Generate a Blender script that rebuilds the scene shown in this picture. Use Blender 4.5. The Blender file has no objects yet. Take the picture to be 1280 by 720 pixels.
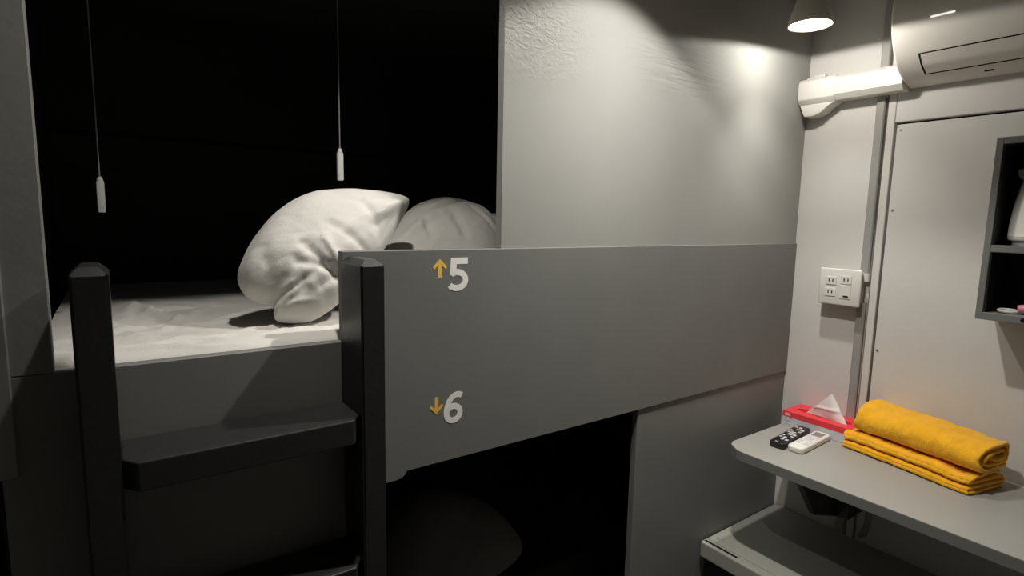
import bpy, bmesh, math, random
from mathutils import Vector, Matrix, noise
random.seed(7)
S = bpy.context.scene
COL = S.collection

# ------------------------------------------------------------------ materials
def mat(name, col, rough=0.6, spec=0.3, bump=0.0, bscale=40.0, var=0.0, vscale=6.0, metal=0.0, emit=None, estr=0.0,
        stretch=(1, 1, 1), sheen=0.0, trans=0.0, coat=0.0):
    m = bpy.data.materials.new(name); m.use_nodes = True
    nt = m.node_tree; N = nt.nodes; L = nt.links
    b = N['Principled BSDF']
    b.inputs['Base Color'].default_value = (*col, 1)
    b.inputs['Roughness'].default_value = rough
    b.inputs['Specular IOR Level'].default_value = spec
    b.inputs['Metallic'].default_value = metal
    b.inputs['Coat Weight'].default_value = coat
    if sheen: b.inputs['Sheen Weight'].default_value = sheen
    if trans: b.inputs['Transmission Weight'].default_value = trans
    if emit:
        b.inputs['Emission Color'].default_value = (*emit, 1)
        b.inputs['Emission Strength'].default_value = estr
    tc = N.new('ShaderNodeTexCoord'); mp = N.new('ShaderNodeMapping')
    mp.inputs['Scale'].default_value = stretch
    L.new(tc.outputs['Object'], mp.inputs['Vector'])
    if var:
        n = N.new('ShaderNodeTexNoise'); n.inputs['Scale'].default_value = vscale; n.inputs['Detail'].default_value = 5
        L.new(mp.outputs[0], n.inputs['Vector'])
        r = N.new('ShaderNodeMapRange'); r.inputs[1].default_value = .25; r.inputs[2].default_value = .75
        r.inputs[3].default_value = 1 - var; r.inputs[4].default_value = 1 + var
        L.new(n.outputs['Fac'], r.inputs[0])
        mx = N.new('ShaderNodeMix'); mx.data_type = 'RGBA'; mx.blend_type = 'MULTIPLY'; mx.inputs['Factor'].default_value = 1
        mx.inputs['A'].default_value = (*col, 1)
        L.new(r.outputs[0], mx.inputs['B']); L.new(mx.outputs['Result'], b.inputs['Base Color'])
    if bump:
        n2 = N.new('ShaderNodeTexNoise'); n2.inputs['Scale'].default_value = bscale; n2.inputs['Detail'].default_value = 6
        L.new(mp.outputs[0], n2.inputs['Vector'])
        bp = N.new('ShaderNodeBump'); bp.inputs['Strength'].default_value = bump; bp.inputs['Distance'].default_value = .01
        L.new(n2.outputs['Fac'], bp.inputs['Height']); L.new(bp.outputs[0], b.inputs['Normal'])
    return m

def wall_front_mat():
    """grey paint with two patches of trowel / roller ridges standing in the paint film"""
    m = mat('painted_panel_light', (.315, .315, .297), .75, .25, var=.05, vscale=4)
    nt = m.node_tree; N = nt.nodes; L = nt.links; b = N['Principled BSDF']
    tc = N['Texture Coordinate']
    def blob(c, s):
        mp = N.new('ShaderNodeMapping'); mp.vector_type = 'TEXTURE'
        mp.inputs['Location'].default_value = c; mp.inputs['Scale'].default_value = s
        L.new(tc.outputs['Object'], mp.inputs['Vector'])
        g = N.new('ShaderNodeTexGradient'); g.gradient_type = 'SPHERICAL'
        L.new(mp.outputs[0], g.inputs['Vector']); return g.outputs['Fac']
    def mul(a, bb):
        x = N.new('ShaderNodeMath'); x.operation = 'MULTIPLY'; L.new(a, x.inputs[0])
        if isinstance(bb, float): x.inputs[1].default_value = bb
        else: L.new(bb, x.inputs[1])
        return x.outputs[0]
    def add(a, bb):
        x = N.new('ShaderNodeMath'); x.operation = 'ADD'; L.new(a, x.inputs[0]); L.new(bb, x.inputs[1]); return x.outputs[0]
    m1 = N.new('ShaderNodeMapping'); m1.inputs['Scale'].default_value = (7, 7, 70)
    L.new(tc.outputs['Object'], m1.inputs['Vector'])
    n1 = N.new('ShaderNodeTexNoise'); n1.inputs['Scale'].default_value = 1; n1.inputs['Detail'].default_value = 5
    n1.inputs['Distortion'].default_value = .8
    L.new(m1.outputs[0], n1.inputs['Vector'])
    m2 = N.new('ShaderNodeMapping'); m2.inputs['Scale'].default_value = (28, 28, 40); m2.inputs['Rotation'].default_value = (0, .6, 0)
    L.new(tc.outputs['Object'], m2.inputs['Vector'])
    n2 = N.new('ShaderNodeTexNoise'); n2.inputs['Scale'].default_value = 1; n2.inputs['Detail'].default_value = 3
    n2.inputs['Distortion'].default_value = 2.5
    L.new(m2.outputs[0], n2.inputs['Vector'])
    h = add(mul(blob((-.63, 0, 1.83), (.22, 1, .11)), n1.outputs['Fac']), mul(blob((-1.13, 0, 1.83), (.2, 1, .15)), n2.outputs['Fac']))
    n3 = N.new('ShaderNodeTexNoise'); n3.inputs['Scale'].default_value = 9; n3.inputs['Detail'].default_value = 8
    L.new(tc.outputs['Object'], n3.inputs['Vector'])
    h = add(h, mul(n3.outputs['Fac'], .06))
    bp = N.new('ShaderNodeBump'); bp.inputs['Strength'].default_value = .4; bp.inputs['Distance'].default_value = .012
    L.new(h, bp.inputs['Height']); L.new(bp.outputs[0], b.inputs['Normal'])
    return m

M_front = wall_front_mat()
M_rail = mat('painted_rail_grey', (.19, .19, .182), .5, .3, bump=.015, bscale=120, var=.05)
M_low = mat('painted_lower_panel_grey', (.21, .21, .20), .5, .3, bump=.02, bscale=60, var=.06)
M_left = mat('painted_side_panel_grey', (.30, .30, .285), .55, .25, bump=.05, bscale=60, var=.05)
M_post = mat('painted_ladder_charcoal', (.026, .0265, .026), .38, .4, bump=.05, bscale=90, var=.05)
M_wallR = mat('painted_wall_warm_grey', (.71, .69, .66), .6, .25, bump=.05, bscale=50, var=.03)
M_strip = mat('painted_strip_grey', (.36, .35, .33), .5, .3, bump=.04, bscale=60, var=.03)
M_ceil = mat('painted_ceiling_grey', (.30, .30, .28), .7, .2, bump=.05, bscale=40, var=.04)
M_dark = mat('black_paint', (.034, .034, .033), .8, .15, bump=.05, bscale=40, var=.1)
M_floor = mat('floor_vinyl_grey', (.07, .07, .066), .5, .3, bump=.04, bscale=60, var=.08)
M_room = mat('painted_room_grey', (.6, .6, .58), .6, .2, bump=.04, bscale=40, var=.04)
M_white = mat('white_plastic', (.80, .78, .73), .35, .4, bump=.01, bscale=200, var=.01)
M_ac = mat('cream_gloss_plastic', (.76, .73, .67), .3, .5, bump=.01, bscale=200, var=.01)
M_gap = mat('dark_slot', (.01, .01, .01), .8, .1, var=.1)
M_cotton = mat('white_cotton', (.74, .72, .68), .85, .15, bump=.10, bscale=260, var=.02, sheen=.1)
M_mattress = mat('mattress_beige', (.50, .46, .36), .9, .1, bump=.1, bscale=200, var=.04)
M_desk = mat('desk_grey_laminate', (.34, .335, .31), .42, .35, bump=.03, bscale=150, var=.03)
M_edgeshade = mat('desk_edge_shade', (.20, .20, .185), .45, .35, bump=.03, bscale=150, var=.03)  # desk grey darkened to stand for the shade on the front edge
M_bench = mat('cabinet_grey', (.36, .36, .32), .42, .35, bump=.03, bscale=120, var=.04)
M_black = mat('black_plastic', (.012, .012, .013), .3, .5, bump=.01, bscale=200, var=.05)
M_btn = mat('grey_button', (.45, .45, .46), .5, .3, var=.04)
M_btn2 = mat('pale_button', (.62, .62, .63), .5, .3, var=.04)
M_lcd = mat('lcd_grey', (.22, .25, .24), .25, .5, var=.05)
M_red = mat('red_card', (.85, .055, .07), .45, .35, var=.03)
M_card = mat('pale_card', (.66, .65, .70), .5, .3, var=.02)
M_pinktext = mat('pale_pink_print', (.85, .40, .40), .5, .3, var=.03)
M_greytext = mat('grey_print', (.42, .40, .43), .5, .3, var=.03)
M_lowbed = mat('grey_bedding', (.16, .155, .145), .9, .1, bump=.08, bscale=200, var=.05)  # darker grey than the upper bedding, for the lower bunk pillows
M_tissue = mat('tissue_paper', (.86, .82, .80), .9, .1, bump=.05, bscale=90, var=.01)
M_towel = mat('yellow_terry', (.98, .49, .022), .95, .05, bump=.45, bscale=420, var=.10, vscale=30, sheen=.25)
M_towel2 = mat('yellow_terry_lower', (.88, .42, .015), .95, .05, bump=.45, bscale=420, var=.10, vscale=30, sheen=.25)
M_num = mat('white_vinyl', (.93, .92, .89), .5, .3, var=.03, vscale=40)
M_arrow = mat('yellow_vinyl', (.95, .60, .12), .5, .3, var=.05, vscale=40)
M_shelf = mat('shelf_grey', (.21, .21, .20), .5, .3, bump=.05, bscale=90, var=.04)
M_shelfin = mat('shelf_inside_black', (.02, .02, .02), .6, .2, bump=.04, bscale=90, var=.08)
M_kgrey = mat('grey_plastic', (.42, .42, .42), .4, .4, var=.02)
M_pink = mat('pink_plastic', (.85, .33, .42), .4, .4, var=.03)
M_magenta = mat('deep_pink_plastic', (.50, .07, .17), .4, .4, var=.03)
M_metal = mat('screw_metal', (.35, .34, .32), .35, .5, metal=.8, var=.05)
M_lens = mat('lamp_lens', (.9, .85, .75), .4, .3, emit=(1, .86, .66), estr=9, var=.02)
M_glow = mat('bright_strip', (.8, .8, .78), .4, .3, emit=(1, .98, .92), estr=.9, var=.01)  # pale colour with weak emission, for the thin strip
M_lampbody = mat('lamp_reflector_white', (.72, .68, .60), .35, .4, var=.03)
M_clear = mat('frosted_acrylic', (.86, .86, .84), .25, .5, var=.02, trans=.25)
M_cord = mat('grey_cord', (.30, .30, .29), .7, .2, var=.05)

# ------------------------------------------------------------------ helpers
def loc_of(p): return Vector(p['_loc']) if p is not None and '_loc' in p else Vector((0, 0, 0))
def tag(o, label=None, cat=None, group=None, kind=None):
    if label: o['label'] = label
    if cat: o['category'] = cat
    if group: o['group'] = group
    if kind: o['kind'] = kind
    return o
WORLD = {}
def thing(name, label, cat, loc, group=None):
    o = bpy.data.objects.new(name, None); COL.objects.link(o); o.location = loc
    o.empty_display_size = .05
    WORLD[o.name] = Vector(loc); return tag(o, label, cat, group)
def obj(name, bm, m, parent=None, origin=None, smooth=False, mats=None):
    """vertices of bm are world coordinates"""
    bmesh.ops.recalc_face_normals(bm, faces=bm.faces)
    me = bpy.data.meshes.new(name)
    if parent is not None: o0 = WORLD[parent.name]; off = Vector((0, 0, 0))
    else: o0 = Vector(origin) if origin is not None else Vector((0, 0, 0)); off = o0
    for v in bm.verts: v.co -= o0
    bm.to_mesh(me); bm.free()
    me.materials.append(m)
    for x in (mats or []): me.materials.append(x)
    if smooth:
        for p in me.polygons: p.use_smooth = True
    o = bpy.data.objects.new(name, me); COL.objects.link(o)
    if parent is not None: o.parent = parent; WORLD[o.name] = o0.copy()
    else: o.location = off; WORLD[o.name] = o0.copy()
    return o
def struct(name, bm, m, **k):
    o = obj(name, bm, m, **k); o['kind'] = 'structure'; return o
def box(bm, a, b, bev=0.0, seg=2):
    t = bmesh.new(); bmesh.ops.create_cube(t, size=1)
    a = Vector(a); b = Vector(b); c = (a + b) / 2; d = b - a
    for v in t.verts: v.co = Vector((v.co.x * d.x, v.co.y * d.y, v.co.z * d.z)) + c
    if bev: bmesh.ops.bevel(t, geom=t.edges[:], offset=bev, segments=seg, profile=.5, affect='EDGES')
    merge(bm, t); return bm
def merge(bm, t, mx=None):
    vm = {}
    for v in t.verts: vm[v] = bm.verts.new(mx @ v.co if mx else v.co)
    for f in t.faces:
        try: bm.faces.new([vm[v] for v in f.verts])
        except ValueError: pass
    t.free()
def B(*boxes, bev=0.0, seg=2):
    bm = bmesh.new()
    for a, b in boxes: box(bm, a, b, bev, seg)
    return bm
def prism(bm, poly, axis, lo, hi, bev=0.0, seg=2):
    """poly of 2-D points in the plane across axis: x->(y,z) y->(x,z) z->(x,y)"""
    t = bmesh.new()
    def P(p, h):
        return {'x': (h, p[0], p[1]), 'y': (p[0], h, p[1]), 'z': (p[0], p[1], h)}[axis]
    A = [t.verts.new(P(p, lo)) for p in poly]; Bv = [t.verts.new(P(p, hi)) for p in poly]
    t.faces.new(A); t.faces.new(Bv[::-1]); n = len(poly)
    for i in range(n): t.faces.new([A[i], Bv[i], Bv[(i + 1) % n], A[(i + 1) % n]])
    bmesh.ops.recalc_face_normals(t, faces=t.faces)
    if bev: bmesh.ops.bevel(t, geom=t.edges[:], offset=bev, segments=seg, profile=.5, affect='EDGES')
    merge(bm, t); return bm
def tube(bm, pts, r, seg=10):
    pts = [Vector(p) for p in pts]; rings = []; up = Vector((0.13, .31, .94))
    for i, p in enumerate(pts):
        d = (pts[min(i + 1, len(pts) - 1)] - pts[max(i - 1, 0)]).normalized()
        a = d.cross(up).normalized(); b = d.cross(a)
        rr = r[i] if isinstance(r, (list, tuple)) else r
        rings.append([bm.verts.new(p + (a * math.cos(2 * math.pi * k / seg) + b * math.sin(2 * math.pi * k / seg)) * rr) for k in range(seg)])
    for i in range(len(rings) - 1):
        for k in range(seg):
            bm.faces.new([rings[i][k], rings[i][(k + 1) % seg], rings[i + 1][(k + 1) % seg], rings[i + 1][k]])
    bm.faces.new(rings[0][::-1]); bm.faces.new(rings[-1]); return bm
def lathe(bm, c, prof, seg=32, axis=None):
    """prof: list of (r, z) about c; axis tilts it"""
    R = Vector((0, 0, 1)).rotation_difference(Vector(axis)).to_matrix() if axis else Matrix.Identity(3)
    c = Vector(c); rings = []
    for r, z in prof:
        rings.append([bm.verts.new(c + R @ Vector((r * math.cos(2 * math.pi * k / seg), r * math.sin(2 * math.pi * k / seg), z))) for k in range(seg)])
    for i in range(len(rings) - 1):
        for k in range(seg):
            bm.faces.new([rings[i][k], rings[i][(k + 1) % seg], rings[i + 1][(k + 1) % seg], rings[i + 1][k]])
    bm.faces.new(rings[0][::-1]); bm.faces.new(rings[-1]); return bm
def sm(o, ang=40):
    for p in o.data.polygons: p.use_smooth = True
    o.data.set_sharp_from_angle(angle=math.radians(ang)); return o

H = 2.32     # room height
XL = -3.0    # far left end of the room
YB = -1.75   # wall behind the viewer

# ------------------------------------------------------------------ setting
struct('floor', B(((XL, YB, -.05), (.02, 2.4, 0))), M_floor)
struct('ceiling', B(((XL, YB, H), (.02, .02, H + .05))), M_ceil)
struct('wall_back', B(((XL - .02, YB - .05, 0), (.02, YB, H))), M_room)
struct('wall_left', B(((XL - .05, YB, 0), (XL, 2.4, H))), M_room)
# front wall: upper panel right of the bunk opening, lintel over it, strip at the far left
bm = B(((-1.199, 0, 1.352), (0, .02, H)), ((-1.944, 0, 1.955), (-1.199, .02, H)), bev=.0015, seg=1)
struct('wall_front', bm, M_front)
bm = B(((-2.02, 0, 1.1935), (-1.944, .02, H)), bev=.0015, seg=1)
struct('trim_1', bm, M_left)
bm = B(((XL, -.006, 1.054), (-1.990, .014, H)), bev=.0015, seg=1)
struct('trim_2', bm, M_left)
# right wall: left sheet, frame strip, recessed backing seen through the groove round the access panel
YS = -.237; YP = -.2685
bm = B(((0, YS, 0), (.03, .02, H)), bev=.001, seg=1)
struct('wall_right', bm, M_wallR)
bm = B(((-.006, YP + .007, 0), (.03, YS - .004, H)), ((-.004, YB, 1.7165), (.03, YP + .007, H)), bev=.0015, seg=1)
struct('trim_3', bm, M_wallR)
bm = B(((.02, YB, 0), (.04, .02, H)))
struct('trim_4', bm, M_gap)
d1 = struct('door_1', B(((-.005, YB + .02, .02), (.019, YP, 1.709)), bev=.0015, seg=1), M_wallR)
for (y, z) in ((-.279, 1.693), (-.279, 1.465), (-.277, 1.046)):
    b = bmesh.new(); lathe(b, (-.005, y, z), [(.0005, .0012), (.003, .0012), (.0034, .0)][::-1], 12, axis=(-1, 0, 0)); obj('screw', b, M_metal, d1)

# ------------------------------------------------------------------ bunk bed (built-in)
bunk = thing('bunk_bed', 'charcoal built-in two-tier bunk bed with numbered guard rail and dark open sleeping bays', 'bunk bed', (-1.0, .01, 0))
b = bmesh.new(); prism(b, [(-1.540, 1.355), (-.0015, 1.355), (-.0015, .9165), (-1.4165, .9165), (-1.420, .9100), (-1.428, .9045), (-1.440, .9025), (-1.540, .9025)], 'y', -.005, .018, bev=.0012, seg=2)
rail = obj('guard_rail', b, M_rail, bunk)
obj('side_panel', B(((-2.008, 0, 0), (-1.500, .02, 1.193)), bev=.0015, seg=1), M_low, bunk)
obj('lower_panel', B(((-.742, -.0005, 0), (-.001, .02, .915)), bev=.0015, seg=1), M_low, bunk)
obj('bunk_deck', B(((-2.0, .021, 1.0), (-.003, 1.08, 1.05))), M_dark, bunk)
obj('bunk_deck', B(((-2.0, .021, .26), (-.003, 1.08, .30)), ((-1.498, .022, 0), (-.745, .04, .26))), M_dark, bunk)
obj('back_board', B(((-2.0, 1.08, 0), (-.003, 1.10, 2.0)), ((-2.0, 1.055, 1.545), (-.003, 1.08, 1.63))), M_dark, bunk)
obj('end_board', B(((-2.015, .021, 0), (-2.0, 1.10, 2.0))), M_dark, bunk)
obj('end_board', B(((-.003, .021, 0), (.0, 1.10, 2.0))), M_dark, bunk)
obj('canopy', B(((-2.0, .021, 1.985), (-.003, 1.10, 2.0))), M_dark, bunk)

# writing on the rail ------------------------------------------------
LIFT = [0]
def nextlift():
    LIFT[0] = (LIFT[0] + 1) % 6; return LIFT[0] * .00005
def ribbon(bm, pts, w, y0=-.0053, y1=-.0051, closed=False, sx=1.0):
    """flat stroke of width w along pts (x, z)"""
    n = len(pts); Lf = []; Rt = []; lift = nextlift()
    for i in range(n):
        if closed: a = Vector(pts[(i - 1) % n]); c = Vector(pts[(i + 1) % n])
        else: a = Vector(pts[max(i - 1, 0)]); c = Vector(pts[min(i + 1, n - 1)])
        d = (c - a).normalized(); nn = Vector((-d.y, d.x)); p = Vector(pts[i])
        Lf.append(p + nn * w / 2); Rt.append(p - nn * w / 2)
    rng = range(n) if closed else range(n - 1)
    for i in rng:
        j = (i + 1) % n
        prism(bm, [Lf[i], Lf[j], Rt[j], Rt[i]], 'y', y0 - lift, y1)
def arc(cx, cz, rx, rz, a0, a1, n=24):
    return [(cx + rx * math.cos(math.radians(a0 + (a1 - a0) * i / n)), cz + rz * math.sin(math.radians(a0 + (a1 - a0) * i / n))) for i in range(n + 1)]
def put(pts, ox, oz, s): return [(ox + p[0] * s * 1.15, oz + p[1] * s) for p in pts]
def numeral5(ox, oz, h):
    bm = bmesh.new(); w = .185
    for poly in ([(.13, 1), (.63, 1), (.63, .805), (.13, .805)], [(.13, 1), (.305, 1), (.29, .62), (.105, .50)],
                 [(.105, .50), (.195, .43), (.33, .50), (.29, .64)]):
        prism(bm, put(poly, ox, oz, h), 'y', -.0053 - nextlift(), -.0051)
    P = arc(.305, .33, .262, .24, 118, -142, 40)
    ribbon(bm, put(P, ox, oz, h), w * h)
    return bm
def numeral6(ox, oz, h):
    bm = bmesh.new(); w = .185
    ribbon(bm, put(arc(.305, .318, .207, .226, 0, 360, 48)[:-1], ox, oz, h), w * h, closed=True)
    P = [(.565, .845), (.48, .893), (.385, .897), (.28, .845), (.185, .73), (.125, .585), (.098, .44), (.098, .318)]
    # smooth the spine
    Q = []
    for i in range(len(P) - 1):
        p0 = Vector(P[max(i - 1, 0)]); p1 = Vector(P[i]); p2 = Vector(P[i + 1]); p3 = Vector(P[min(i + 2, len(P) - 1)])
        for k in range(5):
            t = k / 5
            Q.append(tuple(.5 * ((2 * p1) + (p2 - p0) * t + (2 * p0 - 5 * p1 + 4 * p2 - p3) * t * t + (3 * p1 - p0 - 3 * p2 + p3) * t ** 3)))
    Q.append(P[-1]); ribbon(bm, put(Q, ox, oz, h), w * h)
    return bm
def arrow(cx, cz, h, up):
    s = 1 if up else -1; bm = bmesh.new()
    def f(p): return [(cx + x * h, cz + s * z * h) for x, z in p]
    for poly in ([(-.11, -.5), (.11, -.5), (.11, .36), (-.11, .36)], [(0, .5), (-.42, .08), (-.36, -.09), (0, .27)],
                 [(0, .5), (.42, .08), (.36, -.09), (0, .27)]):
        prism(bm, f(poly), 'y', -.0053 - nextlift(), -.0051)
    return bm
tag(obj('numeral', numeral5(-1.3310, 1.2712, .0675), M_num, rail), 'white numeral 5')
tag(obj('numeral', numeral6(-1.3365, .9950, .0670), M_num, rail), 'white numeral 6')
tag(obj('arrow', arrow(-1.3455, 1.3185, .037, True), M_arrow, rail), 'yellow arrow pointing up')
tag(obj('arrow', arrow(-1.3520, 1.0390, .036, False), M_arrow, rail), 'yellow arrow pointing down')

# ------------------------------------------------------------------ ladder
lad = thing('bunk_ladder', 'charcoal wooden ladder with two chamfered posts in front of the bunk', 'ladder', (-1.71, -.055, 0))
def post(x0, x1):
    bm = bmesh.new(); box(bm, (x0, -.107, 0), (x1, -.0065, 1.347))
    top = [e for e in bm.edges if all(abs(v.co.z - 1.347) < 1e-5 for v in e.verts)]
    bmesh.ops.bevel(bm, geom=top, offset=.011, segments=1, affect='EDGES')
    ed = [e for e in bm.edges if abs((e.verts[0].co - e.verts[1].co).normalized().z) > .99]
    bmesh.ops.bevel(bm, geom=ed, offset=.0035, segments=2, affect='EDGES')
    return bm
obj('post', post(-1.916, -1.8745), M_post, lad)
obj('post', post(-1.5435, -1.5025), M_post, lad)
def step(z):
    bm = bmesh.new()
    prism(bm, [(-1.8743, -.0065), (-1.8743, -.088), (-1.858, -.111), (-1.560, -.111), (-1.5437, -.088), (-1.5437, -.0065)], 'z', z - .042, z, bev=.0022, seg=2)
    return bm
for z in (1.083, .822, .561): obj('step', step(z), M_post, lad)

# ------------------------------------------------------------------ bedding
def fbm(p, o=4): return noise.fractal(Vector(p), .8, 2.1, o)
tag(obj('mattress', B(((-1.985, .03, 1.051), (-.03, 1.05, 1.174)), bev=.02, seg=3), M_mattress, origin=(-1, .5, 1.051)),
    'beige mattress under the white sheet of the upper bunk', 'mattress')
def sheet():
    bm = bmesh.new(); nx, ny = 260, 120; x0, x1 = -1.975, -.05; V = []
    for i in range(nx + 1):
        row = []
        x = x0 + (x1 - x0) * i / nx
        yf = .0225 + .002 * math.sin(x * 23) + .0015 * fbm((x * 9, 3, 0))
        # corner pulled off the mattress at the far left
        yf += .055 * math.exp(-((x + 1.975) / .05) ** 2)
        for j in range(ny + 1):
            u = (j / ny) ** 1.5; y = yf + (1.045 - yf) * u
            z = 1.190
            d = y - yf
            z += .010 * (1 - math.exp(-d / .02)) - .012 * math.exp(-d / .005)
            z += .007 * math.exp(-((d - .028) / .018) ** 2) * (.6 + .7 * fbm((x * 5, 1, 2)))
            # creases
            z += .0028 * abs(fbm((x * 6 + y * 2, y * 5 - x, 4))) * min(1, d / .05)
            z += .0012 * fbm((x * 22 + 5 * y, y * 16, 9)) * min(1, d / .03)
            for (cx, cy, ang, w, hgt, ln) in ((-1.80, .42, 104, .016, .013, .17), (-1.845, .50, 84, .016, .006, .16), (-1.70, .25, 24, .010, .007, .16),
                                              (-1.62, .13, 5, .008, .007, .25), (-1.84, .14, -20, .010, .009, .10), (-1.80, .09, 10, .008, .008, .14),
                                              (-1.74, .36, 68, .010, .006, .13), (-1.90, .36, 112, .017, .010, .16), (-1.55, .09, 3, .007, .007, .2),
                                              (-1.88, .22, 35, .010, .008, .1), (-1.76, .20, 150, .010, .007, .1), (-1.70, .065, -4, .006, .006, .16),
                                              (-1.83, .06, -12, .006, .007, .09), (-1.66, .33, 48, .010, .005, .12)):
                a = math.radians(ang); dx = x - cx; dy = y - cy
                al = dx * math.cos(a) + dy * math.sin(a); ac = -dx * math.sin(a) + dy * math.cos(a)
                ac += .02 * fbm((al * 9, cx * 7, 1))
                k = ac / w
                z += hgt * math.exp(-(k if k > 0 else k * 2.2) ** 2) * math.exp(-(al / ln) ** 2)
            row.append(bm.verts.new((x, y, z)))
        V.append(row)
    for i in range(nx):
        for j in range(ny): bm.faces.new([V[i][j], V[i + 1][j], V[i + 1][j + 1], V[i][j + 1]])
    return bm
o = tag(obj('bed_sheet', sheet(), M_cotton, origin=(-1, .5, 1.19), smooth=True), 'crumpled white sheet spread over the upper bunk mattress', 'bed sheet')

def catmull(P, n):
    """closed smooth resample of 2-D points"""
    out = []; m = len(P)
    for i in range(m):
        p0, p1, p2, p3 = (Vector(P[(i + k - 1) % m]) for k in range(4))
        for k in range(n):
            t = k / n
            out.append(.5 * ((2 * p1) + (p2 - p0) * t + (2 * p0 - 5 * p1 + 4 * p2 - p3) * t * t + (3 * p1 - p0 - 3 * p2 + p3) * t ** 3))
    return out
def pillow(P0, nrm, outline, th, seed, creases=(), wr=1.0, bend=0.0):
    """outline: world points (projected on the plane P0/nrm), th: half thickness, corners: points the creases run from"""
    P0 = Vector(P0); n = Vector(nrm).normalized(); ux = Vector((0, 0, 1)).cross(n).normalized(); uz = n.cross(ux)
    P2 = [((Vector(p) - P0).dot(ux), (Vector(p) - P0).dot(uz)) for p in outline]
    pl = lambda p: Vector(((Vector(p) - P0).dot(ux), (Vector(p) - P0).dot(uz)))
    C2 = [(pl(a), pl(e), w_, d_) for a, e, w_, d_ in creases]
    O = catmull(P2, 10); c = sum(O, Vector((0, 0))) / len(O); NR = 42
    size = max((p - c).length for p in O)
    bm = bmesh.new()
    sides = []
    for s in (1, -1):
        rings = []
        for r in range(NR + 1):
            t = r / NR
            t = 1 - (1 - t) ** 1.6
            ring = []
            for p in O:
                q = c + (p - c) * t
                h = th * max(0, 1 - t ** 2.4) ** .62
                w = 0
                if s == 1:
                    for A_, E_, w_, d_ in C2:
                        ab = E_ - A_; u_ = max(0, min(1, (q - A_).dot(ab) / ab.length_squared))
                        D = (q - (A_ + ab * u_)); perp = D.length + .3 * w_ * fbm((q.x * 25, q.y * 25, d_ * 100))
                        w += d_ * math.exp(-(perp / w_) ** 2) * (.45 + .55 * math.sin(math.pi * min(.999, u_ * .8 + .15)))
                w += .010 * fbm((q.x * 6 + seed, q.y * 6, seed), 2) + .0034 * (abs(fbm((q.x * 13 + q.y * 5 + seed, q.y * 20 - q.x * 6, s), 3)) - .3)
                w *= wr * min(1, (1 - t) * 6 + .2)
                hh = (h + w) * s - bend * ((q - c).x / size) ** 2
                ring.append(P0 + ux * q.x + uz * q.y + n * hh)
            rings.append(ring)
        sides.append(rings)
    m = len(O); vs = []
    for si, rings in enumerate(sides):
        V = []
        for r in range(NR + 1):
            if r == 0: V.append([bm.verts.new(rings[0][0])]); continue
            if si == 1 and r == NR: V.append(vs[0][NR]); continue
            V.append([bm.verts.new(x) for x in rings[r]])
        vs.append(V)
        for k in range(m): bm.faces.new([V[0][0], V[1][k], V[1][(k + 1) % m]])
        for r in range(1, NR):
            for k in range(m): bm.faces.new([V[r][k], V[r + 1][k], V[r + 1][(k + 1) % m], V[r][(k + 1) % m]])
    return bm
n1 = (-.2, -.85, .48)
out1 = [(-1.625, 0.151, 1.241), (-1.623, 0.137, 1.218), (-1.595, 0.126, 1.21), (-1.56, 0.119, 1.213), (-1.525, 0.121, 1.23), (-1.493, 0.126, 1.253), (-1.448, 0.139, 1.294), (-1.395, 0.156, 1.347), (-1.348, 0.178, 1.405), (-1.318, 0.195, 1.448), (-1.327, 0.206, 1.462), (-1.384, 0.224, 1.471), (-1.467, 0.244, 1.471), (-1.533, 0.25, 1.455), (-1.592, 0.243, 1.419), (-1.638, 0.226, 1.369), (-1.664, 0.209, 1.328), (-1.677, 0.193, 1.294), (-1.67, 0.175, 1.266), (-1.649, 0.161, 1.25)]
cr1 = [
   ((-1.623, 0.149, 1.24), (-1.546, 0.152, 1.276), 0.009, -0.012),
   ((-1.614, 0.138, 1.222), (-1.567, 0.145, 1.255), 0.007, -0.009),
   ((-1.616, 0.154, 1.251), (-1.577, 0.153, 1.265), 0.007, 0.008),
   ((-1.572, 0.169, 1.296), (-1.515, 0.149, 1.284), 0.009, -0.01),
   ((-1.558, 0.183, 1.327), (-1.508, 0.14, 1.272), 0.01, -0.011),
   ((-1.52, 0.18, 1.338), (-1.495, 0.144, 1.284), 0.009, 0.008),
   ((-1.503, 0.193, 1.366), (-1.43, 0.148, 1.318), 0.01, -0.008),
   ((-1.611, 0.14, 1.228), (-1.544, 0.128, 1.234), 0.008, 0.008),
   ((-1.425, 0.205, 1.421), (-1.406, 0.163, 1.353), 0.009, -0.009),
   ((-1.406, 0.207, 1.432), (-1.335, 0.197, 1.444), 0.009, -0.006),
   ((-1.4, 0.186, 1.397), (-1.341, 0.192, 1.433), 0.01, 0.008),
   ((-1.628, 0.196, 1.32), (-1.617, 0.153, 1.248), 0.016, -0.006),
   ((-1.537, 0.139, 1.258), (-1.497, 0.145, 1.284), 0.008, -0.008),
]
tag(obj('pillow', pillow((-1.6, .13, 1.215), n1, out1, .078, 2.3, cr1), M_cotton, origin=(-1.5, .17, 1.21), smooth=True),
    'white pillow leaning on the upper bunk sheet, its top corner resting against another', 'pillow', 'white pillows on the upper bunk')
n2 = (-.05, -.62, .78)
out2 = [(-1.38, 0.279, 1.302), (-1.332, 0.328, 1.344), (-1.264, 0.391, 1.398), (-1.181, 0.444, 1.446), (-1.091, 0.463, 1.467), (-1.016, 0.446, 1.458), (-0.98, 0.406, 1.428), (-0.972, 0.349, 1.384), (-0.997, 0.287, 1.333), (-1.051, 0.236, 1.288), (-1.129, 0.206, 1.259), (-1.233, 0.206, 1.253), (-1.319, 0.221, 1.26), (-1.373, 0.247, 1.276)]
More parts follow.
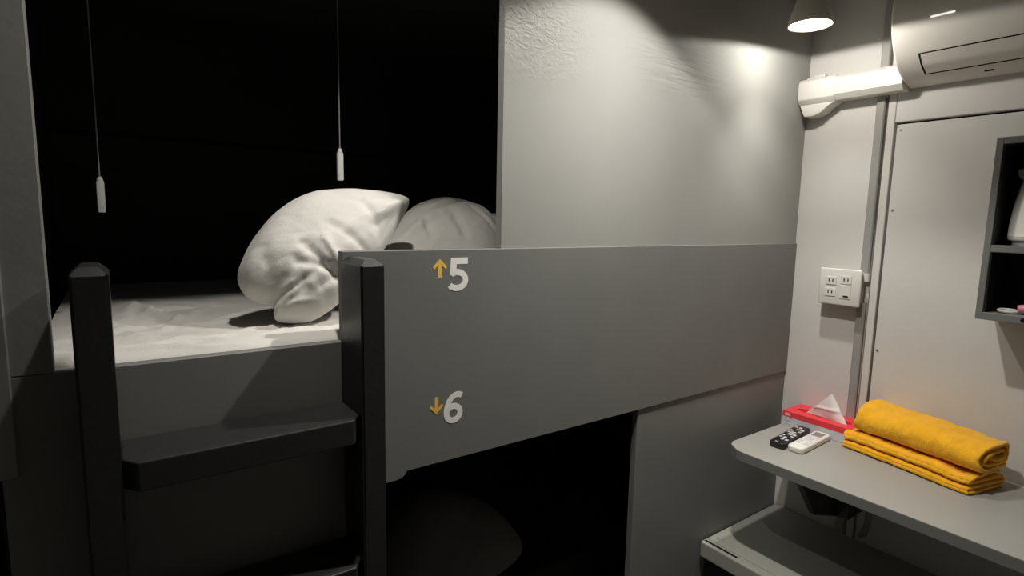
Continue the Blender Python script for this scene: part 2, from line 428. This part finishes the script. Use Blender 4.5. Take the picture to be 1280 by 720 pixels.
cr2 = [
   ((-1.168, 0.402, 1.381), (-1.049, 0.444, 1.422), 0.01, -0.016),
   ((-1.279, 0.332, 1.319), (-1.156, 0.396, 1.377), 0.014, 0.01),
   ((-1.047, 0.41, 1.395), (-1.013, 0.326, 1.331), 0.01, -0.012),
   ((-0.999, 0.447, 1.428), (-0.973, 0.355, 1.356), 0.01, 0.01),
   ((-1.214, 0.375, 1.357), (-1.221, 0.314, 1.308), 0.01, -0.008),
   ((-1.127, 0.378, 1.365), (-1.132, 0.305, 1.307), 0.012, -0.008),
   ((-0.961, 0.463, 1.443), (-0.929, 0.414, 1.406), 0.008, -0.012),
]
tag(obj('pillow', pillow((-1.2, .30, 1.33), n2, out2, .065, 5.7, cr2), M_cotton, origin=(-1.17, .33, 1.21), smooth=True),
    'creased white pillow lying behind the guard rail right of the leaning pillow', 'pillow', 'white pillows on the upper bunk')
def duvet():
    bm = bmesh.new(); t = bmesh.new(); box(t, (-.965, .40, 1.214), (-.36, 1.0, 1.435), .05, 5)
    bmesh.ops.subdivide_edges(t, edges=t.edges[:], cuts=4, use_grid_fill=True)
    for v in t.verts:
        k = max(0, v.co.z - 1.215) / .2
        v.co += Vector((.014 * fbm(v.co * 7), .014 * fbm(v.co * 7 + Vector((3, 1, 2))), .02 * fbm(v.co * 5 + Vector((9, 4, 2))))) * min(1, k)
    merge(bm, t); return bm
tag(obj('folded_duvet', duvet(), M_cotton, origin=(-.7, .75, 1.205), smooth=True),
    'folded white bedding showing as a sliver at the far end of the upper bunk', 'duvet')

# lower bunk
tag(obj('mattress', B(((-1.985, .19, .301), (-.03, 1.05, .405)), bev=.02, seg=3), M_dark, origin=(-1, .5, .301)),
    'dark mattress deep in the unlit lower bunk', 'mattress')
n3 = (-.35, -.75, .55)
out3 = [(-1.36, .13, .44), (-1.42, .16, .52), (-1.42, .20, .60), (-1.36, .24, .665), (-1.27, .27, .69), (-1.16, .25, .67), (-1.06, .22, .60), (-1.0, .18, .52), (-1.0, .15, .445), (-1.18, .11, .43)]
out3 = [(x + .03, y + .09, .42 + (z - .42) * .93) for x, y, z in out3]
tag(obj('pillow', pillow((-1.18, .28, .55), n3, out3, .08, 8.1), M_lowbed, origin=(-1.2, .2, .42), smooth=True),
    'dim plump pillow propped in the dark lower bunk', 'pillow')
out4 = [(p[0] - .45, p[1] + .22, .425 + (p[2] - .425) * .95) for p in out3]
tag(obj('pillow', pillow((-1.63, .50, .55), n3, out4, .08, 3.1), M_lowbed, origin=(-1.5, .4, .42), smooth=True),
    'dim pillow behind the ladder post in the lower bunk, left of the other', 'pillow')

# pull cords
def pull(x, y, z, top, label):
    t = thing('pull_cord', label, 'pull cord', (x, y, z), 'light pull cords in the upper bunk')
    b = bmesh.new(); tube(b, [(x, y, z + .066), (x, y, (z + top) / 2), (x, y, top)], .0012, 6); obj('cord', b, M_cord, t)
    b = bmesh.new(); box(b, (x - .0065, y - .0055, z), (x + .0065, y + .0055, z + .060), .003, 2)
    lathe(b, (x, y, z + .058), [(.0055, 0), (.005, .006), (.0025, .010)], 12); sm(obj('pull_handle', b, M_clear, t))
pull(-1.4585, .24, 1.4925, 1.984, 'lit pull cord with clear handle hanging above the leaning pillow')
pull(-1.882, .36, 1.414, 1.984, 'dim pull cord with pale handle hanging at the far left of the upper bunk')

# ------------------------------------------------------------------ ceiling lamps
AIM = Vector((.060, .03, -1)).normalized()
def lamp(x, y, z, label, beams, aim):
    t = thing('spot_lamp', label, 'lamp', (x, y, H), 'spot lamps along the bunk front')
    b = bmesh.new(); lathe(b, (x, y, H - .03), [(.045, 0), (.05, .006), (.05, .0299)], 28); sm(obj('ceiling_cup', b, M_lampbody, t))
    b = bmesh.new(); lathe(b, (x, y, z + .11), [(.022, 0), (.022, max(.02, H - z - .135))], 20); sm(obj('stem', b, M_lampbody, t))
    b = bmesh.new(); lathe(b, (x, y, z), [(.0505, .004), (.0535, .0), (.0545, .006), (.0535, .014), (.046, .04), (.038, .065), (.031, .09), (.027, .12), (.024, .1225)], 40)
    sm(obj('reflector', b, M_lampbody, t))
    b = bmesh.new(); lathe(b, (x, y, z), [(.001, -.006), (.02, -.0055), (.038, -.003), (.0495, .002), (.0495, .0045)][::1], 40); sm(obj('lens', b, M_lens, t))
    for nm, en, size, blend in beams:
        l = bpy.data.lights.new('lamp_' + nm, 'SPOT'); l.energy = en; l.spot_size = math.radians(size); l.spot_blend = blend
        l.shadow_soft_size = .022; l.color = (1.0, .96, .89)
        lo = bpy.data.objects.new('lamp_' + nm, l); COL.objects.link(lo); lo.parent = t
        lo.location = Vector((x, y, z - .008)) - Vector((x, y, H))
        lo.rotation_euler = aim.to_track_quat('-Z', 'Y').to_euler()
lamp(-.32, -.158, 1.945, 'lit white reflector lamp hanging in the corner beside the air conditioner', (('wide', 6.8, 178, .04), ('beam', 15, 100, 1.0)), Vector((.10, .02, -1)).normalized())
lamp(-.90, -.30, 2.18, 'lit reflector lamp hanging above the numbered guard rail', (('wide', 37, 108, .25), ('beam', 54, 96, 1.0)), Vector((-.03, .0, -1)).normalized())
lamp(-1.56, -.17, 2.18, 'lit reflector lamp hanging above the bunk ladder', (('wide', 12, 110, .3), ('beam', 16, 100, 1.0)), Vector((-.02, .14, -1)).normalized())

# ------------------------------------------------------------------ air conditioner
ac = thing('air_conditioner', 'cream wall-mounted air conditioner with curved front and outlined louvre flap', 'air conditioner', (0, -.69, 1.80))
AY0, AY1 = -1.09, -.292
prof = [(-.007, 1.803), (-.045, 1.810), (-.075, 1.822), (-.110, 1.841), (-.132, 1.864), (-.148, 1.887), (-.162, 1.914), (-.171, 1.940), (-.1745, 1.965), (-.174, 1.985),
        (-.169, 2.010), (-.160, 2.04), (-.145, 2.068), (-.12, 2.082), (-.007, 2.085)]
b = bmesh.new(); prism(b, prof, 'y', AY0, AY1); o = sm(obj('body', b, M_ac, ac), 30)
bv = o.modifiers.new('b', 'BEVEL'); bv.width = .006; bv.segments = 3; bv.limit_method = 'ANGLE'; bv.angle_limit = math.radians(50)
# louvre flap outline: dark groove and the flap itself riding on the lower curve
def interp(s):
    n = len(prof) - 1; k = min(int(s), n - 1); f = s - k
    a = Vector(prof[k]); c = Vector(prof[k + 1]); p = a.lerp(c, f); d = (c - a).normalized(); return p, Vector((-d.y, d.x))
def shell(s0, s1, y0, y1, off, th, n=10):
    pts = [];
    for i in range(n + 1):
        p, nn = interp(s0 + (s1 - s0) * i / n); nn = nn if nn.x < 0 or nn.y < 0 else -nn
        pts.append((p + nn * off, p + nn * (off - th)))
    poly = [q[0] for q in pts] + [q[1] for q in pts[::-1]]
    bm = bmesh.new(); prism(bm, [tuple(p) for p in poly], 'y', y0, y1); return bm
sm(obj('flap_gap', shell(2.0, 4.1, AY0 + .05, -.349, .0006, .004), M_gap, ac))
sm(obj('flap', shell(2.14, 3.98, AY0 + .054, -.354, .0016, .005), M_ac, ac))
obj('vent_slot', shell(1.1, 1.3, -.489, -.470, .0006, .002), M_gap, ac)
b = shell(6.93, 7.07, -.432, -.382, .0012, .003); tag(obj('bright_strip', b, M_glow, ac), 'thin bright strip')  # thin pale strip on the front curve, weakly emissive

# trunking from the air conditioner into the corner
dk = thing('pipe_duct', 'white pipe trunking running from the air conditioner into the wall corner', 'pipe duct', (0, -.15, 1.79))
def ductprof(e): return [(-.001, 1.797 - e), (-.050 - e, 1.797 - e), (-.064 - e, 1.812 - e), (-.064 - e, 1.858 + e), (-.052 - e, 1.868 + e), (-.001, 1.868 + e)]
b = bmesh.new(); prism(b, [(x, z) for x, z in ductprof(0)], 'y', -.2915, -.10); sm(obj('cover', b, M_white, dk), 25)
b = bmesh.new(); prism(b, [(x, z) for x, z in ductprof(.004)], 'y', -.112, -.002, bev=.0025); sm(obj('end_joint', b, M_white, dk), 25)
b = bmesh.new(); box(b, (-.03, -.062, 1.872), (-.001, -.03, 1.886), .002)
box(b, (-.03, -.024, 1.872), (-.001, -.008, 1.882), .002); obj('clip', b, M_white, dk)
b = bmesh.new(); prism(b, [(-.112, 1.7935), (-.092, 1.782), (-.072, 1.765), (-.050, 1.757), (-.020, 1.757), (-.004, 1.7935)], 'x', -.055, -.001, bev=.003); sm(obj('wall_cap', b, M_white, dk), 30)

# vertical wire moulding, outlet box
cm = thing('cable_moulding', 'slim grey cable moulding running down the wall above and below the outlet', 'cable moulding', (0, -.222, .78))
mp = lambda e: [(-.211 + e, .0), (-.211 + e, -.010 - e), (-.214 + e, -.013 - e), (-.232 - e, -.013 - e), (-.235 - e, -.010 - e), (-.235 - e, 0)]
def mould(z0, z1, e=0):
    b = bmesh.new(); prism(b, [(x - .0005, y) for y, x in mp(e)], 'z', z0, z1); return b
obj('upper_run', mould(1.26, 1.79), M_strip, cm); obj('lower_run', mould(.40, 1.185), M_strip, cm)
obj('upper_run', mould(1.872, H - .002), M_strip, cm)
obj('coupler', mould(1.250, 1.275, .003), M_wallR, cm)
ob = thing('outlet_box', 'white double outlet plate with four sockets on a raised grey box', 'outlet', (0, -.17, 1.175))
b = bmesh.new(); box(b, (-.036, -.225, 1.181), (-.0005, -.112, 1.272), .003); obj('back_box', b, M_strip, ob)
b = bmesh.new(); box(b, (-.0455, -.2305, 1.172), (-.036, -.109, 1.285), .004, 3); sm(obj('cover_plate', b, M_white, ob))
def sock(y, z):
    f = -.0475
    b = bmesh.new(); box(b, (f, y - .016, z - .013), (-.045, y + .016, z + .013), .0015); q = obj('socket', b, M_white, ob)
    b = bmesh.new()
    for dy in (-.0055, .0055): box(b, (f - .0006, y + dy - .0014, z - .004), (f + .001, y + dy + .0014, z + .005))
    obj('slot', b, M_gap, q)
sock(-.145, 1.247); sock(-.145, 1.211); sock(-.189, 1.252)
b = bmesh.new(); box(b, (-.0475, -.205, 1.194), (-.045, -.173, 1.236), .0015); q = obj('data_port', b, M_white, ob)
b = bmesh.new(); box(b, (-.0481, -.199, 1.199), (-.047, -.184, 1.204)); obj('port_slot', b, M_gap, q)

# ------------------------------------------------------------------ wall shelf and what is on it
sh = thing('wall_shelf', 'grey open two-compartment wall shelf with black inside', 'shelf', (0, -.70, 1.198))
SX, SY0, SY1, Z0, Z1 = -.15, -.87, -.537, 1.198, 1.632
obj('side', B(((SX, SY1 - .014, Z0), (-.0055, SY1, Z1)), bev=.001, seg=1), M_shelf, sh)
obj('side', B(((SX, SY0, Z0), (-.0055, SY0 + .014, Z1)), bev=.001, seg=1), M_shelf, sh)
obj('top_board', B(((SX, SY0 + .014, Z1 - .016), (-.0055, SY1 - .014, Z1)), bev=.001, seg=1), M_shelf, sh)
bb = obj('bottom_board', B(((SX, SY0 + .014, Z0), (-.0055, SY1 - .014, Z0 + .018)), bev=.001, seg=1), M_shelf, sh)
b = bmesh.new(); lathe(b, (SX, -.627, Z0 + .009), [(.005, 0), (.005, .0006), (.0005, .0006)], 14, axis=(-1, 0, 0)); obj('screw_plug', b, M_gap, bb)
obj('shelf_board', B(((SX, SY0 + .014, 1.362), (-.0055, SY1 - .014, 1.379)), bev=.001, seg=1), M_shelf, sh)
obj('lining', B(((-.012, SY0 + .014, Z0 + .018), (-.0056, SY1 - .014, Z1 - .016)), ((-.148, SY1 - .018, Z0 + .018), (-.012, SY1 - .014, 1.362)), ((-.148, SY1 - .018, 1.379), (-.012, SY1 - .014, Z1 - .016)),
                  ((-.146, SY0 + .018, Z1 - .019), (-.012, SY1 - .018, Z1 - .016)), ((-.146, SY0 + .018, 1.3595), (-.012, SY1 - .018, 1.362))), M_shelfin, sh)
kx, ky, kz = -.083, -.634, 1.379
kt = thing('electric_kettle', 'white rounded kettle with grey spout on the upper shelf', 'kettle', (kx, ky, kz))
b = bmesh.new(); lathe(b, (kx, ky, kz), [(.058, .0), (.060, .004), (.060, .012)], 40); sm(obj('kettle_base', b, M_kgrey, kt))
b = bmesh.new(); lathe(b, (kx, ky, kz + .012), [(.0655, 0), (.069, .004), (.0692, .012), (.0690, .0125), (.0692, .020), (.068, .045), (.064, .085), (.057, .125), (.049, .155), (.044, .168), (.02, .174), (.002, .175)], 48)
sm(obj('kettle_body', b, M_white, kt))
b = bmesh.new(); lathe(b, (kx, ky, kz + .02), [(.0693, 0), (.0693, .0012)], 48); obj('seam', b, M_kgrey, kt)
b = bmesh.new(); prism(b, [(ky + .030, kz + .125), (ky + .062, kz + .166), (ky + .066, kz + .180), (ky + .02, kz + .186), (ky - .01, kz + .17)], 'x', kx - .018, kx + .018, bev=.005); sm(obj('spout', b, M_kgrey, kt))
hd = thing('hair_dryer', 'pink hair dryer with pale hanging loop on the lower shelf', 'hair dryer', (-.08, -.66, 1.216))
b = bmesh.new(); tube(b, [(-.055, -.618, 1.268), (-.05, -.66, 1.268), (-.05, -.72, 1.268), (-.05, -.76, 1.268)], [.026, .029, .030, .022], 20); sm(obj('barrel', b, M_magenta, hd))
b = bmesh.new(); tube(b, [(-.115, -.607, 1.229), (-.11, -.63, 1.231), (-.105, -.66, 1.236), (-.09, -.70, 1.25), (-.07, -.73, 1.262)], [.009, .0125, .014, .016, .015], 16); sm(obj('handle', b, M_pink, hd))
b = bmesh.new(); c = [(-.118 + .007 * math.sin(a), -.5905 + .018 * math.cos(a), 1.2225 + .002 * math.sin(a)) for a in [2 * math.pi * k / 20 for k in range(21)]]
tube(b, c, .0034, 8); sm(obj('hanging_loop', b, M_white, hd))

# ------------------------------------------------------------------ desk
dz = .770
dt = thing('wall_desk', 'grey wall-mounted desk shelf with chamfered corner under the towels', 'desk', (0, -.55, .745))
b = bmesh.new(); prism(b, [(-.007, -.062), (-.385, -.062), (-.408, -.072), (-.432, -.105), (-.436, -.125), (-.436, -1.3), (-.007, -1.3)], 'z', dz - .028, dz, bev=.0015)
o = obj('desk_top', b, M_desk, dt)
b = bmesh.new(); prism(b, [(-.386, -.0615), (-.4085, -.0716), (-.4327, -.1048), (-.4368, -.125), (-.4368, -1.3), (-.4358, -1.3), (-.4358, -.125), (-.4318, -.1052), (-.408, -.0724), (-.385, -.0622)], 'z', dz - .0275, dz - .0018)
tag(obj('edge_shade_band', b, M_edgeshade, dt), 'front desk edge with its shade put into the colour')  # added skin along the edge, shade painted in as a darker grey
b = bmesh.new(); prism(b, [(-.40, .7418), (-.385, .7418 - .016), (-.285, .600), (-.145, .553), (-.145, .7418)], 'y', -.270, -.252, bev=.001, seg=1); obj('bracket', b, M_black, dt)
b = bmesh.new(); box(b, (-.145, -.30, .553), (-.0075, -.25, .66), .003); obj('support_box', b, M_black, dt)
b = bmesh.new(); tube(b, [(-.06, -.315, .64), (-.06, -.322, .57), (-.055, -.318, .52), (-.04, -.305, .48), (-.02, -.29, .46)], .009, 12); tag(sm(obj('cable', b, M_cord, dt)), 'grey cable under the desk')

# low cabinet under the desk
ben = thing('low_cabinet', 'grey low cabinet with slotted front lip under the desk', 'cabinet', (-.21, -.5, 0))
obj('top', B(((-.396, -1.2, .395), (-.008, -.006, .435)), bev=.003, seg=2), M_bench, ben)
lip = obj('front_lip', B(((-.432, -1.2, .386), (-.400, -.006, .437)), bev=.005, seg=3), M_bench, ben)
b = bmesh.new(); box(b, (-.421, -.122, .4365), (-.412, -.012, .4375), .0002); obj('grip_slot', b, M_gap, lip)
obj('body', B(((-.405, -1.2, 0), (-.008, -.008, .395)), bev=.002, seg=1), M_black, ben)
b = bmesh.new(); lathe(b, (-.365, -.032, .435), [(.013, 0), (.013, .0012), (.002, .0014)], 24); obj('round_pad', b, M_desk, ben)

# ------------------------------------------------------------------ things on the desk
tb = thing('tissue_box', 'red and white tissue box with a tissue standing up, against the wall', 'tissue box', (-.065, -.185, dz))
TX0, TX1, TY0, TY1, TZ = -.119, -.0075, -.274, -.066, dz + .048
b = bmesh.new(); box(b, (TX0, TY0, dz + .0005), (TX1, TY1, dz + .030), .0008); obj('lower_box', b, M_card, tb)
# red upper band with an oval opening in the top
b = bmesh.new(); cx, cy = (TX0 + TX1) / 2 - .004, (TY0 + TY1) / 2; N = 48
sl = [(cx + .021 * math.copysign(abs(math.cos(a)) ** .7, math.cos(a)), cy + .082 * math.copysign(abs(math.sin(a)) ** .7, math.sin(a))) for a in [2 * math.pi * k / N for k in range(N)]]
def onrect(a):
    dx, dy = math.cos(a), math.sin(a); hx, hy = (TX1 - TX0) / 2 + .0004, (TY1 - TY0) / 2 + .0004
    k = min(hx / abs(dx) if abs(dx) > 1e-6 else 9, hy / abs(dy) if abs(dy) > 1e-6 else 9); return ((TX0 + TX1) / 2 + dx * k, (TY0 + TY1) / 2 + dy * k)
aa = sorted([math.atan2(y - (TY0 + TY1) / 2, x - (TX0 + TX1) / 2) for x, y in sl] + [math.atan2(sy, sx) for sx in (-(TX1 - TX0) / 2, (TX1 - TX0) / 2) for sy in (-(TY1 - TY0) / 2, (TY1 - TY0) / 2)])
def inner(a):
    best = None; c = Vector(((TX0 + TX1) / 2, (TY0 + TY1) / 2)); d = Vector((math.cos(a), math.sin(a)))
    from mathutils.geometry import intersect_line_line_2d
    for k in range(N):
        q = intersect_line_line_2d(c, c + d * .3, Vector(sl[k]), Vector(sl[(k + 1) % N]))
        if q: return (q.x, q.y)
    return (c.x + d.x * .01, c.y + d.y * .01)
R0 = [b.verts.new((*onrect(a), dz + .0302)) for a in aa]; R1 = [b.verts.new((*onrect(a), TZ)) for a in aa]
R2 = [b.verts.new((*inner(a), TZ)) for a in aa]; R3 = [b.verts.new((*inner(a), TZ - .012)) for a in aa]; n = len(aa)
for A_, B_ in ((R0, R1), (R1, R2), (R2, R3)):
    for k in range(n): b.faces.new([A_[k], A_[(k + 1) % n], B_[(k + 1) % n], B_[k]])
b.faces.new(R3); b.faces.new(R0[::-1])
red = obj('red_band', b, M_red, tb)
b = bmesh.new(); box(b, (TX0 - .0009, -.092, dz + .034), (TX0 - .0003, -.074, dz + .043)); obj('label_print', b, M_pinktext, red)
b = bmesh.new()
for k, (z, l) in enumerate(((.0255, .030), (.0185, .024), (.0145, .018), (.0065, .022))):
    box(b, (TX0 - .0005, -.072 - l, dz + z - .0008), (TX0 + .0003, -.072, dz + z + .0008))
obj('side_print', b, M_greytext, tb)
# standing tissue: a folded paper peak
def tissue():
    bm = bmesh.new(); nu, nv = 28, 24; V = []
    base0, base1 = Vector((-.070, -.115, TZ - .006)), Vector((-.082, -.252, TZ - .006)); peak = Vector((-.070, -.190, TZ + .080))
    for i in range(nu + 1):
        u = i / nu; p = base0.lerp(base1, u); row = []
        for j in range(nv + 1):
            v = j / nv
            q = p.lerp(peak, v)
            q.x += (.007 * math.sin(u * 5.2 + v * 2.5)) * (1 - v) ** .7 - .006 * v * (1 - v) - .006 * math.exp(-((v - .34 - .12 * u) / .05) ** 2) * (1 - v)
            row.append(bm.verts.new(q))
        V.append(row)
    for i in range(nu):
        for j in range(nv): bm.faces.new([V[i][j], V[i + 1][j], V[i + 1][j + 1], V[i][j + 1]])
    # second leaf folded behind the peak
    V = []
    for i in range(nu + 1):
        u = i / nu; p = (base0 + Vector((.022, .01, 0))).lerp(base1 + Vector((.03, .02, 0)), u); row = []
        for j in range(nv + 1):
            v = j / nv; q = p.lerp(peak + Vector((.001, .001, -.001)), v); q.x += .010 * math.sin(u * 8 + 1) * (1 - v); row.append(bm.verts.new(q))
        V.append(row)
    for i in range(nu):
        for j in range(nv): bm.faces.new([V[i][j], V[i][j + 1], V[i + 1][j + 1], V[i + 1][j]])
    return bm
o = obj('tissue', tissue(), M_tissue, tb, smooth=True); s_ = o.modifiers.new('s', 'SOLIDIFY'); s_.thickness = .0006

def remote(name, label, c, ang, L, W, T, mbody, white):
    t = thing(name, label, 'remote control', (c[0], c[1], dz)); mx = Matrix.Translation((c[0], c[1], dz)) @ Matrix.Rotation(ang, 4, 'Z')
    def part(nm, bl, m, par=None, bev=.001, label=None):
        bm = bmesh.new()
        for a, d in bl:
            q = bmesh.new(); box(q, a, d, bev, 2); merge(bm, q, mx)
        o = sm(obj(nm, bm, m, par or t));
        if label: o['label'] = label
        return o
    # local x runs towards the wall, z up
    bm = bmesh.new(); q = bmesh.new(); r = .014 if white else .010
    pts = []
    for sx, sy, a0 in ((1, 1, 0), (-1, 1, 90), (-1, -1, 180), (1, -1, 270)):
        rr = r
        for k in range(7):
            a = math.radians(a0 + 15 * k); pts.append((sx * (L / 2 - rr) + rr * math.cos(a), sy * (W / 2 - rr) + rr * math.sin(a)))
    prism(q, pts, 'z', .0005, T, bev=.0045 if white else .003, seg=3); merge(bm, q, mx); body = sm(obj('body', bm, mbody, t), 50)
    if white:
        part('display', [((L * .20, -W * .30, T - .001), (L * .40, W * .30, T + .0005))], M_lcd, body, .0004)
        for (x, y, w, h) in ((.10, -.25, .05, .22), (.10, .25, .05, .22), (-.02, 0, .07, .34), (-.15, -.24, .045, .2), (-.15, .24, .045, .2), (-.26, -.24, .045, .2), (-.26, .24, .045, .2)):
            part('button', [((L * (x - w), W * (y - h / 1.6), T - .001), (L * (x + w), W * (y + h / 1.6), T + .0008))], M_btn2, body, .0006)
    else:
        for i in range(8):
            for j in (-1, 0, 1):
                x = -.30 + i * .095
                if i in (3, 4) and j == 0: continue
                w, h = ((.026, .10) if i not in (6,) else (.03, .11))
                part('button', [((L * (x - w), W * (j * .28 - h), T - .001), (L * (x + w), W * (j * .28 + h), T + .0012))], (M_btn, M_black, M_btn2)[(i * 2 + j) % 3], body, .0006)
        part('navigation_pad', [((L * (-.055), -W * .16, T - .001), (L * .13, W * .16, T + .0015))], M_kgrey, body, .001)
        part('maker_mark', [((-L * .46, -W * .02, T - .001), (-L * .44, W * .18, T + .0004))], M_btn2, body, .0002)
remote('remote_control', 'black remote control full of buttons beside the tissue box', (-.2275, -.153), math.radians(6), .200, .044, .018, M_black, False)
remote('remote_control', 'white remote control with small grey display next to the black one', (-.2190, -.205), math.radians(3), .190, .046, .018, M_white, True)

# ------------------------------------------------------------------ folded towels
def towel(profile, th, length, centre, z0, yaw, seed, m, name, label, amp=.004, skew=None):
    """profile: open path (x, z) of the folded cloth seen from its end; swept along y"""
    bm = bmesh.new(); ny = 110
    P = []
    for i in range(len(profile) - 1):
        p0, p1, p2, p3 = (Vector(profile[min(max(i + k - 1, 0), len(profile) - 1)]) for k in range(4))
        for k in range(8):
            t = k / 8
            P.append(.5 * ((2 * p1) + (p2 - p0) * t + (2 * p0 - 5 * p1 + 4 * p2 - p3) * t * t + (3 * p1 - p0 - 3 * p2 + p3) * t ** 3))
    P.append(Vector(profile[-1])); n = len(P)
    nr = []
    for i in range(n):
        d = (P[min(i + 1, n - 1)] - P[max(i - 1, 0)]).normalized(); nr.append(Vector((-d.y, d.x)))
    loop = [(P[i] + nr[i] * th / 2, nr[i]) for i in range(n)] + [(P[n - 1 - i] - nr[n - 1 - i] * th / 2, -nr[n - 1 - i]) for i in range(n)]
    mx = Matrix.Translation((centre[0], centre[1], z0)) @ Matrix.Rotation(yaw, 4, 'Z'); rows = []
    for j in range(ny + 1):
        v = j / ny; row = []
        for k, (p, nn) in enumerate(loop):
            e = min(v, 1 - v) * length
            sh_ = 1 - .25 * math.exp(-e / .006)           # soft rounded ends
            q = p + nn * ((sh_ - 1) * th / 2)
            i = k if k < n else 2 * n - 1 - k
            # ends of different layers do not line up
            yy = (v - .5) * (length + .009 * math.sin(i * .17 + seed)) + .004 * fbm((i * .05, v * 3, seed))
            zz = q.y * (1 + .08 * fbm((v * 3, seed, 1))) + amp * (.3 + q.y / .08) * fbm((q.x * 9, v * 5, seed)) + .0016 * fbm((q.x * 45, v * 26, seed + 3))
            xx = q.x + .005 * fbm((v * 4, q.y * 10, seed + 8)) + .0012 * fbm((q.y * 50, v * 30, seed))
            if skew: zz *= skew(v)
            row.append(bm.verts.new(mx @ Vector((xx, yy, max(zz, .0006)))))
        rows.append(row)
    m_ = len(loop)
    for j in range(ny):
        for k in range(m_): bm.faces.new([rows[j][k], rows[j][(k + 1) % m_], rows[j + 1][(k + 1) % m_], rows[j + 1][k]])
    for r in (rows[0], rows[-1]):
        for i in range(n - 1):
            bm.faces.new([r[i], r[i + 1], r[2 * n - 2 - i], r[2 * n - 1 - i]])
    return tag(obj(name, bm, m, origin=(centre[0], centre[1], z0), smooth=True), label, 'towel', 'yellow towels on the desk')
yaw = math.radians(-11)
# lower: flat folds, openings to the front
lowp = [(.066, .006), (-.062, .006), (-.068, .011), (-.060, .0165), (.055, .0165), (.062, .022), (.055, .0275), (-.055, .0275), (-.064, .0345), (-.052, .0425), (.0, .044), (.055, .0425), (.062, .038)]
towel(lowp, .0085, .325, (-.100, -.437), dz, yaw, 1.7, M_towel, 'folded_towel', 'flat-folded yellow towel lying on the desk beneath the thicker one', .003)
upp = [(.056, .0055), (.0, .005), (-.045, .0055), (-.063, .014), (-.068, .030), (-.061, .046), (-.040, .058), (-.01, .064), (.03, .0645), (.052, .058), (.058, .045), (.054, .031), (.035, .0245), (.0, .019), (-.035, .018), (-.048, .025), (-.046, .036), (-.030, .044),
       (.0, .047), (.03, .046), (.040, .039), (.02, .032), (-.02, .030)]
towel(upp, .0095, .315, (-.090, -.452), dz + .053, yaw, 4.2, M_towel, 'folded_towel', 'thick rolled-over yellow towel resting on top of the flat-folded one', .004, lambda v: 1.02 + .12 * v)

# ------------------------------------------------------------------ world, camera, view
w = bpy.data.worlds.new('world'); S.world = w; w.use_nodes = True
w.node_tree.nodes['Background'].inputs[0].default_value = (.05, .05, .05, 1); w.node_tree.nodes['Background'].inputs[1].default_value = .02
cd = bpy.data.cameras.new('camera'); cam = bpy.data.objects.new('camera', cd); COL.objects.link(cam); S.camera = cam
cd.sensor_width = 36; cd.lens = 36 * 698.88 / 1280; cd.clip_start = .01
r = Vector((0.815445338240713, -0.5784698796800509, 0.020530432154158666)); u = Vector((0.05536970364844874, 0.11326007998739916, 0.9920213489823932))
f = Vector((0.5761797487738428, 0.8078024217493999, -0.12438707536844856))
cam.matrix_world = Matrix(((r.x, u.x, -f.x, -1.8668), (r.y, u.y, -f.y, -.9818), (r.z, u.z, -f.z, 1.42), (0, 0, 0, 1)))
v = S.view_settings; v.view_transform = 'Standard'; v.look = 'None'; v.gamma = 1; v.use_curve_mapping = False; v.exposure = 0.0
S.cycles.max_bounces = 8; S.cycles.use_denoising = True
S.cycles.sample_clamp_indirect = 3
